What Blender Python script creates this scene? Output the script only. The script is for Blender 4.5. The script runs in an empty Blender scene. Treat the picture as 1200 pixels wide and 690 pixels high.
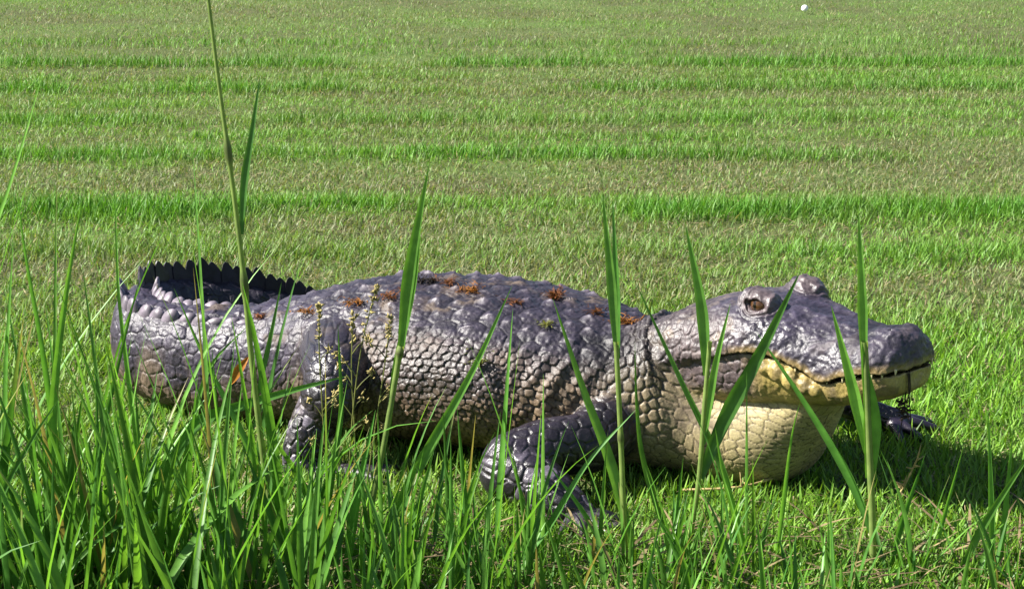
import bpy, math
import numpy as np
from mathutils import Vector

# ------------------------------------------------------------------ camera, world, sun, exposure
SC = bpy.context.scene
COL = SC.collection
R = math.radians
FPX, CAM_H, PITCH = 2400.0, 1.48, R(13.47)          # focal length in photo pixels (1200 wide), height, downward pitch
CP, SP = math.cos(PITCH), math.sin(PITCH)

cam_data = bpy.data.cameras.new('camera')
cam_data.lens = 36.0 * FPX / 1200.0
cam_data.sensor_width = 36.0
cam_data.clip_end = 2000.0
cam = bpy.data.objects.new('camera', cam_data)
cam.location = (0, 0, CAM_H)
cam.rotation_euler = (R(90) - PITCH, 0, 0)
COL.objects.link(cam)
SC.camera = cam

SUN_EL = R(41.0)
TO_SUN_XY = (-0.985, -0.09)                          # sun from the left, a little from the camera's side
world = bpy.data.worlds.new('World')
SC.world = world
world.use_nodes = True
wn = world.node_tree
sky = wn.nodes.new('ShaderNodeTexSky')
sky.sky_type = 'NISHITA'
sky.sun_disc = False
sky.sun_elevation = SUN_EL
sky.sun_rotation = math.atan2(TO_SUN_XY[0], TO_SUN_XY[1])
bg = wn.nodes['Background']
bg.inputs['Strength'].default_value = 0.05
wn.links.new(sky.outputs[0], bg.inputs[0])

sun_data = bpy.data.lights.new('sun', 'SUN')
sun_data.energy = 5.0
sun_data.angle = R(0.53)
sun_data.color = (1.0, 0.96, 0.88)
sun = bpy.data.objects.new('sun', sun_data)
sun_dir = Vector((TO_SUN_XY[0], TO_SUN_XY[1], math.hypot(*TO_SUN_XY) * math.tan(SUN_EL)))
sun.rotation_euler = sun_dir.to_track_quat('Z', 'Y').to_euler()
sun.location = sun_dir.normalized() * 30
COL.objects.link(sun)

SC.view_settings.view_transform = 'Standard'
SC.view_settings.look = 'None'
SC.view_settings.gamma = 1.0
SC.view_settings.exposure = 1.58


# ------------------------------------------------------------------ helpers
def px2w(px, py, Y):
    """point at horizontal distance Y seen at photo pixel (px, py)"""
    a, b = (px - 600) / FPX, (345 - py) / FPX
    d = (a, CP + b * SP, -SP + b * CP)
    t = Y / d[1]
    return np.array((t * d[0], Y, CAM_H + t * d[2]))

def gx(px, Y, z):
    return (px - 600) / FPX * (Y * CP + (CAM_H - z) * SP)

def ground_y(py):
    return CAM_H / math.tan(PITCH + math.atan((py - 345) / FPX))

def smooth01(x):
    x = np.clip(x, 0, 1)
    return x * x * (3 - 2 * x)

def step(a, b, x):
    return smooth01((x - a) / (b - a))

def hash3(i, j, k, seed=0):
    h = (i.astype(np.int64) * 374761393 + j.astype(np.int64) * 668265263 + k.astype(np.int64) * 2147483647 + seed * 974634777) & 0xffffffff
    h = ((h ^ (h >> 13)) * 1274126177) & 0xffffffff
    h = ((h ^ (h >> 16)) * 2246822519) & 0xffffffff
    return ((h ^ (h >> 15)) & 0xffffff).astype(np.float32) / 16777215.0

def vnoise(p, scale, seed=0):
    """3-D value noise in 0..1 at points p"""
    q = p * scale
    i = np.floor(q).astype(np.int64)
    f = (q - i).astype(np.float32)
    f = f * f * (3 - 2 * f)
    out = 0
    for dx in (0, 1):
        for dy in (0, 1):
            for dz in (0, 1):
                w = (f[:, 0] if dx else 1 - f[:, 0]) * (f[:, 1] if dy else 1 - f[:, 1]) * (f[:, 2] if dz else 1 - f[:, 2])
                out = out + w * hash3(i[:, 0] + dx, i[:, 1] + dy, i[:, 2] + dz, seed)
    return out

def fbm(p, scale, seed=0, octv=3):
    s, a, n = 0, 1.0, 0
    for o in range(octv):
        s = s + a * vnoise(p, scale * 2 ** o, seed + o)
        n += a
        a *= 0.5
    return s / n

def worley(a, b, jit=0.5, seed=0, offset=0.5):
    """cell pattern on (a, b): F2-F1, cell id hash, offsets from the cell's centre"""
    ib = np.floor(b)
    best1 = np.full(a.shape, 9.0, np.float32); best2 = best1.copy()
    cid = np.zeros_like(best1); oa = np.zeros_like(best1); ob = np.zeros_like(best1)
    for db in (-1, 0, 1):
        jb = ib + db
        sh = offset * np.mod(jb, 2)
        ia = np.floor(a - sh)
        for da in (-1, 0, 1):
            ja = ia + da
            z0 = np.zeros_like(ja)
            ra = ja + 0.5 + sh + (hash3(ja, jb, z0, seed) - .5) * jit
            rb = jb + 0.5 + (hash3(ja, jb, z0, seed + 7) - .5) * jit
            d = np.sqrt((a - ra) ** 2 + (b - rb) ** 2)
            new = d < best1
            best2 = np.where(new, best1, np.minimum(best2, d))
            cid = np.where(new, hash3(ja, jb, z0, seed + 13), cid)
            oa = np.where(new, a - ra, oa); ob = np.where(new, b - rb, ob)
            best1 = np.where(new, d, best1)
    return best2 - best1, cid, oa, ob

def spline(xs, ys, x):
    """smooth interpolation of a table"""
    xs = np.asarray(xs, float); ys = np.asarray(ys, float)
    d = np.diff(ys) / np.diff(xs)
    m = np.concatenate(([d[0]], (d[1:] + d[:-1]) / 2, [d[-1]]))
    flat = np.concatenate(([False], d[1:] * d[:-1] <= 0, [False]))
    m[flat] = 0
    x = np.clip(x, xs[0], xs[-1])
    i = np.clip(np.searchsorted(xs, x) - 1, 0, len(xs) - 2)
    h = xs[i + 1] - xs[i]
    t = (x - xs[i]) / h
    return ((2 * t**3 - 3 * t**2 + 1) * ys[i] + (t**3 - 2 * t**2 + t) * h * m[i]
            + (-2 * t**3 + 3 * t**2) * ys[i + 1] + (t**3 - t**2) * h * m[i + 1])

class Tube:
    """elliptical tube along a smooth curve; field + (arc length, angle) coordinates"""
    def __init__(self, pts, n=120, p=2.0, ref=None):
        pts = np.asarray(pts, float)           # x y z b a
        k = np.concatenate(([0], np.cumsum(np.linalg.norm(np.diff(pts[:, :3], axis=0), axis=1))))
        t = np.linspace(0, k[-1], n)
        q = np.stack([spline(k, pts[:, c], t) for c in range(5)], 1)
        self.c = q[:, :3].astype(np.float32); self.b = q[:, 3]; self.a = q[:, 4]
        self.s = np.concatenate(([0], np.cumsum(np.linalg.norm(np.diff(self.c, axis=0), axis=1))))
        T = np.gradient(self.c, axis=0); T /= np.linalg.norm(T, axis=1)[:, None]
        ref = np.array((0, 0, 1.0)) if ref is None else np.asarray(ref, float)
        U = np.cross(T, ref); U /= np.linalg.norm(U, axis=1)[:, None]
        V = np.cross(U, T)
        self.T, self.U, self.V, self.p, self.len = T.astype(np.float32), U.astype(np.float32), V.astype(np.float32), p, self.s[-1]
        self.c2 = (self.c ** 2).sum(1)
        m = np.maximum(self.a, self.b)[:, None] + .08
        self.lo, self.hi = (self.c - m).min(0), (self.c + m).max(0)
    def inside(self, P):
        return ((P > self.lo) & (P < self.hi)).all(1)
    def fieldb(self, P):
        out = np.full(len(P), .08, np.float32)
        m = self.inside(P)
        if m.any():
            out[m] = self.field(P[m])
        return out
    def local(self, P):
        out = np.empty((len(P), 4), np.float32)
        for i in range(0, len(P), 60000):
            q = P[i:i + 60000].astype(np.float32)
            k = np.argmin(self.c2[None] - 2 * q @ self.c.T, axis=1)
            d = q - self.c[k]
            w = (d * self.T[k]).sum(1)
            s = np.clip(self.s[k] + w, 0, self.len)
            out[i:i + 60000] = np.stack((s, (d * self.U[k]).sum(1), (d * self.V[k]).sum(1), w - (s - self.s[k])), 1)
        return out
    def field(self, P, L=None):
        L = self.local(P) if L is None else L
        b = np.interp(L[:, 0], self.s, self.b); a = np.interp(L[:, 0], self.s, self.a)
        m = np.minimum(a, b)
        e = self.p
        g = ((np.abs(L[:, 1]) / b) ** e + (np.abs(L[:, 2]) / a) ** e + (np.abs(L[:, 3]) / m) ** e + 1e-12) ** (1 / e)
        return ((g - 1) * m).astype(np.float32)

def smin(a, b, k):
    h = np.clip(0.5 + 0.5 * (b - a) / k, 0, 1)
    return b + (a - b) * h - k * h * (1 - h)

def ellipsoid(P, c, r, axes=None):
    d = P - np.asarray(c)
    if axes is not None:
        d = d @ np.asarray(axes).T
    r = np.asarray(r)
    k0 = np.sqrt(((d / r) ** 2).sum(1)); k1 = np.sqrt(((d / r ** 2) ** 2).sum(1)) + 1e-9
    return (k0 * (k0 - 1) / k1).astype(np.float32)

# material helpers ---------------------------------------------------
def new_mat(name):
    m = bpy.data.materials.new(name); m.use_nodes = True
    nt = m.node_tree
    return m, nt, nt.nodes['Principled BSDF'], nt.nodes['Material Output']

def node(nt, kind, **kw):
    n = nt.nodes.new(kind)
    for k, v in kw.items():
        if k.startswith('i_'):
            key = k[2:]
            n.inputs[int(key) if key.isdigit() else key].default_value = v
        else:
            setattr(n, k, v)
    return n

def ramp(nt, fac, stops):
    n = nt.nodes.new('ShaderNodeValToRGB')
    e = n.color_ramp.elements
    while len(e) < len(stops):
        e.new(0.5)
    for el, (pos, c) in zip(e, stops):
        el.position = pos; el.color = (*c, 1)
    nt.links.new(fac, n.inputs[0])
    return n.outputs[0]

def mixrgb(nt, fac, a, b, blend='MIX'):
    n = nt.nodes.new('ShaderNodeMix'); n.data_type = 'RGBA'; n.blend_type = blend
    for sock, v in ((n.inputs[0], fac), (n.inputs[6], a), (n.inputs[7], b)):
        if isinstance(v, (int, float)):
            sock.default_value = v
        elif isinstance(v, tuple):
            sock.default_value = (*v, 1)
        else:
            nt.links.new(v, sock)
    return n.outputs[2]

def build_mesh(name, verts, quads, mat, parent=None, colors=None, smooth=True, extra=None):
    """verts (N,3), quads (M,3 or 4) numpy -> linked object"""
    me = bpy.data.meshes.new(name)
    verts = np.ascontiguousarray(verts, np.float32); quads = np.ascontiguousarray(quads, np.int32)
    n, k = quads.shape
    me.vertices.add(len(verts)); me.vertices.foreach_set('co', verts.ravel())
    me.loops.add(n * k); me.loops.foreach_set('vertex_index', quads.ravel())
    me.polygons.add(n)
    me.polygons.foreach_set('loop_start', np.arange(0, n * k, k, dtype=np.int32))
    try:
        me.polygons.foreach_set('loop_total', np.full(n, k, np.int32))
    except Exception:
        pass
    me.update(calc_edges=True)
    me.polygons.foreach_set('use_smooth', np.full(n, bool(smooth)))
    if colors is not None:
        at = me.color_attributes.new('Col', 'FLOAT_COLOR', 'POINT')
        c4 = np.ones((len(verts), 4), np.float32); c4[:, :colors.shape[1]] = colors
        at.data.foreach_set('color', c4.ravel())
    for key, val in (extra or {}).items():
        at = me.attributes.new(key, 'FLOAT', 'POINT')
        at.data.foreach_set('value', np.ascontiguousarray(val, np.float32))
    me.validate()
    me.materials.append(mat)
    o = bpy.data.objects.new(name, me)
    COL.objects.link(o)
    if parent is not None:
        o.parent = parent
    return o

def empty(name, loc=(0, 0, 0)):
    o = bpy.data.objects.new(name, None); o.location = loc; o.empty_display_size = .1
    COL.objects.link(o)
    return o

def tag(o, label=None, cat=None, group=None, kind=None):
    for k, v in (('label', label), ('category', cat), ('group', group), ('kind', kind)):
        if v:
            o[k] = v
    return o

# ------------------------------------------------------------------ ALLIGATOR
# spine: tail tip -> bend -> hips -> shoulders -> neck (photo px, distance, centre height, half width, half height)
SP_T = [(440, 5.43, .07, .015, .03), (385, 5.41, .09, .03, .06), (315, 5.37, .115, .045, .088), (250, 5.32, .135, .055, .105),
        (192, 5.24, .145, .062, .115), (167, 5.12, .15, .07, .12), (172, 5.00, .15, .08, .122), (205, 4.92, .148, .092, .125),
        (255, 4.875, .147, .115, .13), (310, 4.845, .152, .135, .137), (370, 4.81, .172, .165, .152), (430, 4.775, .19, .23, .17),
        (500, 4.73, .20, .285, .18), (570, 4.68, .20, .305, .18), (640, 4.63, .192, .29, .172), (700, 4.57, .182, .25, .165),
        (750, 4.52, .178, .195, .148), (800, 4.485, .200, .172, .155), (830, 4.46, .235, .12, .11)]
SPINE = Tube([(gx(px, Y, z), Y, z, b, a) for px, Y, z, b, a in SP_T], n=260, p=2.3)

PSI = R(46)
HF = np.array((math.cos(PSI), -math.sin(PSI), 0.0)); HN = np.array((-math.sin(PSI), -math.cos(PSI), 0.0))   # forward, near side
HO = np.array((0.600, 4.35, 0.0))
def head_w(t, n, z):
    return HO + HF * t + HN * n + np.array((0, 0, z))
TT = [-.30, -.22, -.12, -.04, .02, .08, .14, .20, .26, .305, .340, .362, .372]
UW = [.105, .158, .178, .170, .158, .144, .130, .122, .118, .112, .094, .062, .012]
UT = [.325, .383, .424, .437, .436, .427, .417, .410, .407, .411, .406, .393, .367]
UL = [.30, .30, .305, .325, .340, .340, .322, .303, .323, .335, .339, .343, .347]
TT = [t * .94 if t > 0 else t for t in TT]
LB = [.17, .180, .188, .197, .205, .215, .225, .236, .250, .264, .280, .297, .328]
def head_fields(P):
    d = P - HO
    t = d @ HF
    m = (t > -.36) & (np.abs(d @ HN) < .32)
    up = np.full(len(P), .08, np.float32); lo = up.copy()
    if m.any():
        up[m], lo[m] = head_core(P[m])
    return up, lo, t, d @ HN, P[:, 2]
def head_core(P):
    d = P - HO
    t = d @ HF; n = d @ HN; z = P[:, 2]
    w = spline(TT, UW, t); top = spline(TT, UT, t); lip = spline(TT, UL, t); bot = spline(TT, LB, t)
    hh = top - lip
    nz = (z - lip) / hh
    g = ((np.abs(n) / w) ** 2.6 + np.abs(nz) ** 2.2 + 1e-9) ** (1 / 2.35)
    up = (g - 1) * np.minimum(w, hh) * .95
    up = np.maximum(up, lip - z)
    up = np.maximum(up, t - .351)
    up = np.maximum(up, -.30 - t)
    gap = spline([-.3, -.16, -.1, 0, .12, .3, .39], [-.02, -.02, -.004, .004, .008, .008, .006], t)
    lt = lip - gap
    wl = w * .955 - .004
    hl = lt - bot
    g2 = ((np.abs(n) / np.maximum(wl, .004)) ** 3.2 + (np.abs(z - lt) / np.maximum(hl, .01)) ** 3.0 + 1e-9) ** (1 / 3.1)
    lo = (g2 - 1) * np.minimum(np.maximum(wl, .004), np.maximum(hl, .01)) * .95
    lo = np.maximum(lo, z - lt)
    lo = np.maximum(lo, t - .342)
    lo = np.maximum(lo, -.30 - t)
    return up.astype(np.float32), lo.astype(np.float32)

EYE_T, EYE_N, EYE_Z = 0.0, .083, .431
HAX = np.stack((HF, HN, np.array((0, 0, 1.0))))

def pw(px, py, Y, r):
    return (*px2w(px, py, Y), r, r)
NEAR_ARM = Tube([(gx(725, 4.42, .15), 4.42, .15, .085, .085), pw(690, 517, 4.30, .066), pw(640, 525, 4.255, .062), pw(600, 541, 4.225, .062)], n=40, ref=(0, 1, 0))
NEAR_FOREARM = Tube([pw(597, 551, 4.215, .063), pw(630, 566, 4.175, .056), pw(660, 590, 4.13, .046), pw(680, 606, 4.105, .034)], n=40, ref=(0, 1, 0))
NEAR_THIGH = Tube([(gx(405, 4.72, .22), 4.72, .21, .11, .11), (gx(397, 4.56, .225), 4.56, .225, .086, .086), (gx(393, 4.465, .205), 4.465, .205, .068, .068), (gx(390, 4.45, .18), 4.45, .18, .062, .062)], n=40, ref=(1, 0, 0))
NEAR_SHANK = Tube([(gx(394, 4.475, .20), 4.475, .20, .062, .062), pw(378, 480, 4.47, .056), pw(362, 510, 4.455, .048), pw(354, 538, 4.44, .04), pw(358, 552, 4.43, .034)], n=40, ref=(0, 1, 0))
NEAR_HINDFOOT = Tube([pw(352, 552, 4.43, .03), pw(385, 558, 4.41, .026), pw(415, 556, 4.405, .022)], n=24, ref=(0, 1, 0))
FAR_ARM = Tube([(.28, 4.74, .17, .08, .08), (.46, 4.82, .12, .06, .06), (gx(935, 4.80, .11), 4.80, .11, .05, .05), (gx(985, 4.72, .095), 4.72, .095, .040, .040), (gx(1020, 4.70, .062), 4.70, .062, .032, .028), (gx(1050, 4.69, .046), 4.69, .046, .028, .02)], n=60, ref=(0, 1, 0))
FAR_LEG = Tube([(-.28, 4.95, .2, .12, .12), (-.2, 5.12, .18, .07, .07), (-.32, 5.16, .06, .045, .045), (-.22, 5.18, .02, .03, .03)], n=40, ref=(0, 1, 0))
LIMBS = [NEAR_ARM, NEAR_FOREARM, NEAR_THIGH, NEAR_SHANK, NEAR_HINDFOOT, FAR_ARM, FAR_LEG]

def toe(a, b, r0, r1):
    a, b = np.asarray(a), np.asarray(b)
    m = (a + b) / 2 + np.array((0, 0, .006))
    return Tube([(*a, r0, r0), (*m, (r0 + r1) / 2, (r0 + r1) / 2), (*b, r1, r1)], n=16, ref=(0, 1, 0.01))
def g0(px, Y, z):
    return (gx(px, Y, z), Y, z)
TOES = []
fa = px2w(678, 604, 4.105)
for px, Y, z in ((660, 4.03, .010), (684, 4.01, .010), (706, 4.03, .010), (722, 4.06, .010), (728, 4.10, .010)):
    TOES.append(toe(fa, g0(px, Y, z), .017, .009))
fa = px2w(405, 556, 4.405)
for px, Y, z in ((440, 4.36, .012), (455, 4.40, .012), (462, 4.44, .012), (452, 4.48, .012)):
    TOES.append(toe(fa, g0(px, Y, z), .015, .008))
fa = np.array((gx(1042, 4.69, .047), 4.69, .047))
for px, Y, z in ((1058, 4.62, .012), (1078, 4.64, .020), (1094, 4.69, .030), (1086, 4.73, .034), (1070, 4.77, .026)):
    TOES.append(toe(fa, g0(px, Y, z), .016, .009))
fa = np.array((-.22, 5.18, .02))
for dx, dy in ((.08, -.05), (.1, 0), (.09, .05)):
    TOES.append(toe(fa, fa + np.array((dx, dy, -.008)), .014, .008))

# gular pouch: yellow throat hanging from the jaw to the turf
GULAR = Tube([(gx(755, 4.505, .15), 4.505, .15, .165, .14), (gx(808, 4.475, .135), 4.475, .135, .162, .13), (*head_w(-.12, 0, .118), .182, .118),
              (*head_w(-.04, 0, .130), .152, .125), (*head_w(.04, 0, .182), .110, .092), (*head_w(.11, 0, .235), .075, .045)], n=70, p=2.15)

def body_parts(P):
    up, lo, t, n, z = head_fields(P)
    return SPINE.field(P), GULAR.fieldb(P), up, lo, [L.fieldb(P) for L in LIMBS], t, n, z

def body_field(P, toes=True):
    sp, gu, up, lo, limbs, t, n, z = body_parts(P)
    hm = (t > -.36) & (np.abs(n) < .32)
    up[hm], lo[hm] = head_details(P[hm], up[hm], lo[hm])
    f = smin(sp, gu, .03)
    hk = .012 + .05 * step(-.08, -.20, t)
    lo = smin(lo, f, hk - .005)
    up = np.where(t < .02, smin(up, f, hk), np.minimum(up, f))
    f = np.minimum(lo, up)
    arm = smin(limbs[0], limbs[1], .006)
    leg = smin(smin(limbs[2], limbs[3], .02), limbs[4], .02)
    f = smin(f, arm, .014)
    f = smin(f, leg, .012)
    f = smin(f, limbs[5], .03)
    f = smin(f, limbs[6], .03)
    if toes:
        for T in TOES:
            near = T.inside(P)
            if near.any():
                f[near] = smin(f[near], T.field(P[near]), .010)
    return f

def head_details(P, up, lo):
    # eye domes and brow
    for sgn in (1, -1):
        c = head_w(EYE_T - .008, EYE_N * sgn * .96, .432)
        e = ellipsoid(P, c, (.052, .035, .034), HAX)
        up = smin(up, e, .016)
        # socket opening facing out to the side
        oc = head_w(EYE_T, (EYE_N + .030) * sgn, EYE_Z + .001)
        op = ellipsoid(P, oc, (.029, .021, .0132), HAX)
        up = -smin(-up, op, .004)
        # jaw muscle and cheek
        up = smin(up, ellipsoid(P, head_w(-.17, .125 * sgn, .315), (.09, .05, .06), HAX), .03)
        # nostril
        up = smin(up, ellipsoid(P, head_w(.298, .031 * sgn, .406), (.026, .020, .017), HAX), .012)
        up = -smin(-up, ellipsoid(P, head_w(.305, .036 * sgn, .423), (.009, .004, .008), HAX), .003)
        # ear slit behind the eye
        up = -smin(-up, ellipsoid(P, head_w(-.10, .158 * sgn, .412), (.05, .018, .004), HAX), .006)
        # bulge of the lower jaw under the big teeth
        for tt, nn_, zz, rr in ((.055, .141, .312, .015), (.085, .137, .306, .019), (.118, .129, .294, .020), (.148, .122, .284, .017), (.175, .119, .279, .012)):
            lo = smin(lo, ellipsoid(P, head_w(tt, nn_ * sgn, zz), (rr, rr * .7, rr * 1.1), HAX), .008)
    up = smin(up, ellipsoid(P, head_w(.293, 0, .396), (.045, .058, .020), HAX), .02)
    return up, lo

def make_body_mesh():
    h = 0.005
    lo = np.array((-1.10, 3.93, -.03)); hi = np.array((1.08, 5.52, .52))
    nx, ny, nz = (np.ceil((hi - lo) / h / 4).astype(int) * 4 + 1)
    cx = np.arange(0, nx, 4); cy = np.arange(0, ny, 4); cz = np.arange(0, nz, 4)
    G = np.stack(np.meshgrid(cx, cy, cz, indexing='ij'), -1).reshape(-1, 3)
    fc = body_field(lo + G * h).reshape(len(cx), len(cy), len(cz))
    F = fc.repeat(4, 0)[:nx].repeat(4, 1)[:, :ny].repeat(4, 2)[:, :, :nz].copy()
    # cells whose corners come near the surface are evaluated finely
    near = np.abs(fc) < .030
    cell = np.zeros((len(cx), len(cy), len(cz)), bool)
    cell |= near
    for ax in range(3):
        cell |= np.roll(cell, 1, ax) | np.roll(cell, -1, ax)
    m = cell.repeat(4, 0)[:nx].repeat(4, 1)[:, :ny].repeat(4, 2)[:, :, :nz]
    idx = np.argwhere(m)
    F[m] = body_field(lo + idx * h)
    # surface nets
    S = F < 0
    c8 = [S[a:nx - 1 + a, b:ny - 1 + b, c:nz - 1 + c] for a in (0, 1) for b in (0, 1) for c in (0, 1)]
    cnt = sum(x.astype(np.int8) for x in c8)
    act = (cnt > 0) & (cnt < 8)
    vid = np.full(act.shape, -1, np.int32)
    A = np.argwhere(act)
    vid[act] = np.arange(len(A))
    acc = np.zeros((len(A), 3)); num = np.zeros(len(A))
    corners = [(a, b, c) for a in (0, 1) for b in (0, 1) for c in (0, 1)]
    for i, p in enumerate(corners):
        for j in range(i + 1, 8):
            q = corners[j]
            if sum(abs(p[k] - q[k]) for k in range(3)) != 1:
                continue
            fp = F[A[:, 0] + p[0], A[:, 1] + p[1], A[:, 2] + p[2]]; fq = F[A[:, 0] + q[0], A[:, 1] + q[1], A[:, 2] + q[2]]
            cr = (fp < 0) != (fq < 0)
            t = np.where(cr, fp / np.where(cr, fp - fq, 1), 0)
            acc += cr[:, None] * (np.array(p) + t[:, None] * (np.array(q) - np.array(p)))
            num += cr
    V = lo + (A + acc / num[:, None]) * h
    Q = []
    for ax in range(3):
        o1, o2 = [(1, 2), (2, 0), (0, 1)][ax]
        sl = [slice(1, -1)] * 3; sl[ax] = slice(0, -1)
        sl2 = list(sl); sl2[ax] = slice(1, None)
        a = S[tuple(sl)]; b = S[tuple(sl2)]
        for flip, mk in ((0, a & ~b), (1, ~a & b)):
            I = np.argwhere(mk)
            off = np.ones(3, int); off[ax] = 0
            I = I + off
            e1 = np.zeros(3, int); e1[o1] = 1; e2 = np.zeros(3, int); e2[o2] = 1
            q = [vid[tuple((I - d).T)] for d in (e1 + e2, e2, 0 * e1, e1)]
            q = np.stack(q, 1)
            Q.append(q[:, ::-1] if flip else q)
    Q = np.concatenate(Q)
    Q = Q[(Q >= 0).all(1)]
    # keep only the largest connected piece is not needed; split every quad in four
    E = np.concatenate([np.stack((Q[:, i], Q[:, (i + 1) % 4]), 1) for i in range(4)])
    Es = np.sort(E, 1)
    key = Es[:, 0].astype(np.int64) * len(V) + Es[:, 1]
    uk, inv = np.unique(key, return_inverse=True)
    em = (V[uk // len(V)] + V[uk % len(V)]) / 2
    fm = V[Q].mean(1)
    nV, nE, nQ = len(V), len(uk), len(Q)
    ei = (inv + nV).reshape(4, nQ).T
    fi = np.arange(nQ) + nV + nE
    Q2 = np.concatenate([np.stack((Q[:, i], ei[:, i], fi, ei[:, (i + 3) % 4]), 1) for i in range(4)])
    V2 = np.concatenate((V, em, fm))
    return V2, Q2

def grad(P, e=.0015):
    k = np.array(((1, -1, -1), (-1, -1, 1), (-1, 1, -1), (1, 1, 1)), float)
    fs = [body_field(P + d * e) for d in k]
    g = sum(d[None] * f[:, None] for d, f in zip(k, fs)) / (4 * e)
    return g, sum(fs) / 4

BV, BQ = make_body_mesh()
g, f = grad(BV)
gl = np.linalg.norm(g, axis=1) + 1e-6
for it in range(2):
    BV = BV - g / gl[:, None] * np.clip(f / gl, -.003, .003)[:, None]
    if it == 0:
        f = body_field(BV)
NRM = g / gl[:, None]

# --- which source owns each vertex
sp, gu, up, lo, limbs, ht, hn, hz = body_parts(BV)
sp = sp + .04 * step(-.17, -.09, ht)
srcs = np.stack([sp, gu, up, lo] + limbs)
toef = np.full(len(BV), 1.0, np.float32)
for T in TOES:
    nr = T.inside(BV)
    toef[nr] = np.minimum(toef[nr], T.field(BV[nr]))
W = np.exp(-np.clip(srcs - srcs.min(0), 0, .2) / .005); W /= W.sum(0)
w_sp, w_gu, w_up, w_lo = W[0], W[1], W[2], W[3]
w_limb = W[4:].sum(0)
SL = SPINE.local(BV)
s_sp = SL[:, 0]
bb = np.interp(s_sp, SPINE.s, SPINE.b); aa = np.interp(s_sp, SPINE.s, SPINE.a)
th = np.arctan2(SL[:, 1] / bb, SL[:, 2] / aa)                 # 0 = top of the back
arc = th * (0.45 * bb + .55 * aa)
def s_at(px):                                                  # arc length where the spine passes a table column (after the bend)
    tab = [i for i in range(7, len(SP_T))]
    k = np.concatenate(([0], np.cumsum([np.linalg.norm(np.array(SPINE_PTS[i + 1][:3]) - np.array(SPINE_PTS[i][:3])) for i in range(len(SP_T) - 1)])))
    return float(np.interp(px, [SP_T[i][0] for i in tab], [k[i] for i in tab]))
SPINE_PTS = [(gx(px, Y, z), Y, z, b, a) for px, Y, z, b, a in SP_T]
S_HIP, S_SHO, S_NECK = s_at(395), s_at(715), s_at(775)
wig = np.stack([vnoise(BV, 14, 50 + i) - .5 for i in range(3)], 1)
ath = np.abs(th)

disp = np.zeros(len(BV), np.float32)
n1 = fbm(BV, 9, 3); n2 = fbm(BV, 38, 9); n3 = fbm(BV, 120, 21, 2)
Cc = lambda *c: np.array(c, np.float32)[None]
def mix(a, b, w):
    return a * (1 - w[:, None]) + b * w[:, None]

# torso and tail -------------------------------------------------
torso = step(S_HIP - .06, S_HIP + .05, s_sp)
sgnarc = arc + wig[:, 0] * .014
# flank: small rounded scales in columns
d1, id1, o1a, o1b = worley((s_sp + wig[:, 1] * .012) / .0215, sgnarc / .0195, .5, 1, .5)
pl_f = step(.0, .20, d1)
h_f = pl_f * (.0016 + .0026 * id1) + (n3 - .5) * .004 + (n2 - .5) * .006 + (o1a + o1b) * .0022
# back: keeled scutes
ca = s_sp / .056; cb = sgnarc / .048
d2, id2, o2a, o2b = worley(ca + wig[:, 0] * .2, cb + .5 + wig[:, 1] * .2, .24, 4, .5)
keel = np.exp(-np.abs(o2b) / .13) * smooth01(.9 - np.abs(o2a + .12) * 1.9) * (1.0 - .35 * smooth01((o2a + .3) / .7))
h_b = step(.0, .16, d2) * .002 + keel * (.005 + .010 * id2) + (n2 - .5) * .008 + (n3 - .5) * .005
# tail: rings of tall rectangular scales
d3, id3, o3a, o3b = worley(s_sp / .034 + wig[:, 0] * .5, sgnarc / .029 + wig[:, 1] * .5, .36, 8, 0.5)
h_t = step(.0, .2, d3) * (.0010 + .0022 * id3) + .0025 * np.cos(s_sp / .068 * 2 * np.pi) + (n2 - .5) * .005 + (n3 - .5) * .003
back = step(1.02, .80, ath + wig[:, 2] * .12) * step(S_NECK + .02, S_NECK - .05, s_sp)
back_tail = step(.95, .55, ath) * (1 - torso)
h_body = torso * (back * h_b + (1 - back) * h_f) + (1 - torso) * (h_t + back_tail * keel * .007)
# long skin folds behind shoulder and in front of the hip
fold = np.sin((s_sp * 1.0 + arc * .25 + n1 * .05) * 2 * np.pi / .05)
fz = np.exp(-((s_sp - S_SHO) / .10) ** 2) + .6 * np.exp(-((s_sp - S_HIP) / .07) ** 2)
h_body += fz * fold * .0035 * (1 - back)
c_back = Cc(.040, .033, .052) * (0.2 + 1.6 * n2[:, None]) + keel[:, None] * Cc(.22, .20, .225) * (.15 + id2[:, None])  # pale keels: highlights on the scutes painted into the colour
flank_low = step(.9, 1.9, ath + (n1 - .5) * 1.2)
c_flank = mix(Cc(.115, .092, .094), Cc(.33, .235, .125), flank_low) * (.30 + .6 * id1[:, None] + .7 * n2[:, None])
c_flank = mix(Cc(.035, .028, .022), c_flank, step(.02, .20, d1))
c_back = mix(Cc(.030, .025, .032), c_back, .35 + .65 * step(0, .12, d2))
c_tail = mix(Cc(.070, .058, .092), Cc(.27, .20, .12), step(1.1, 2.1, ath + (n1 - .5) * 2.6) * .75) * (.3 + .35 * id3[:, None] + .9 * n2[:, None])
c_tail = mix(c_tail * .45, c_tail, step(.0, .16, d3))
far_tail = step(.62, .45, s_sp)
c_tail = mix(c_tail, Cc(.024, .019, .034) * (.7 + .6 * n2[:, None]), far_tail)  # near-black pigment with the shade on the far tail painted in
c_body = mix(c_tail, mix(c_flank, c_back, back), torso)
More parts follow.
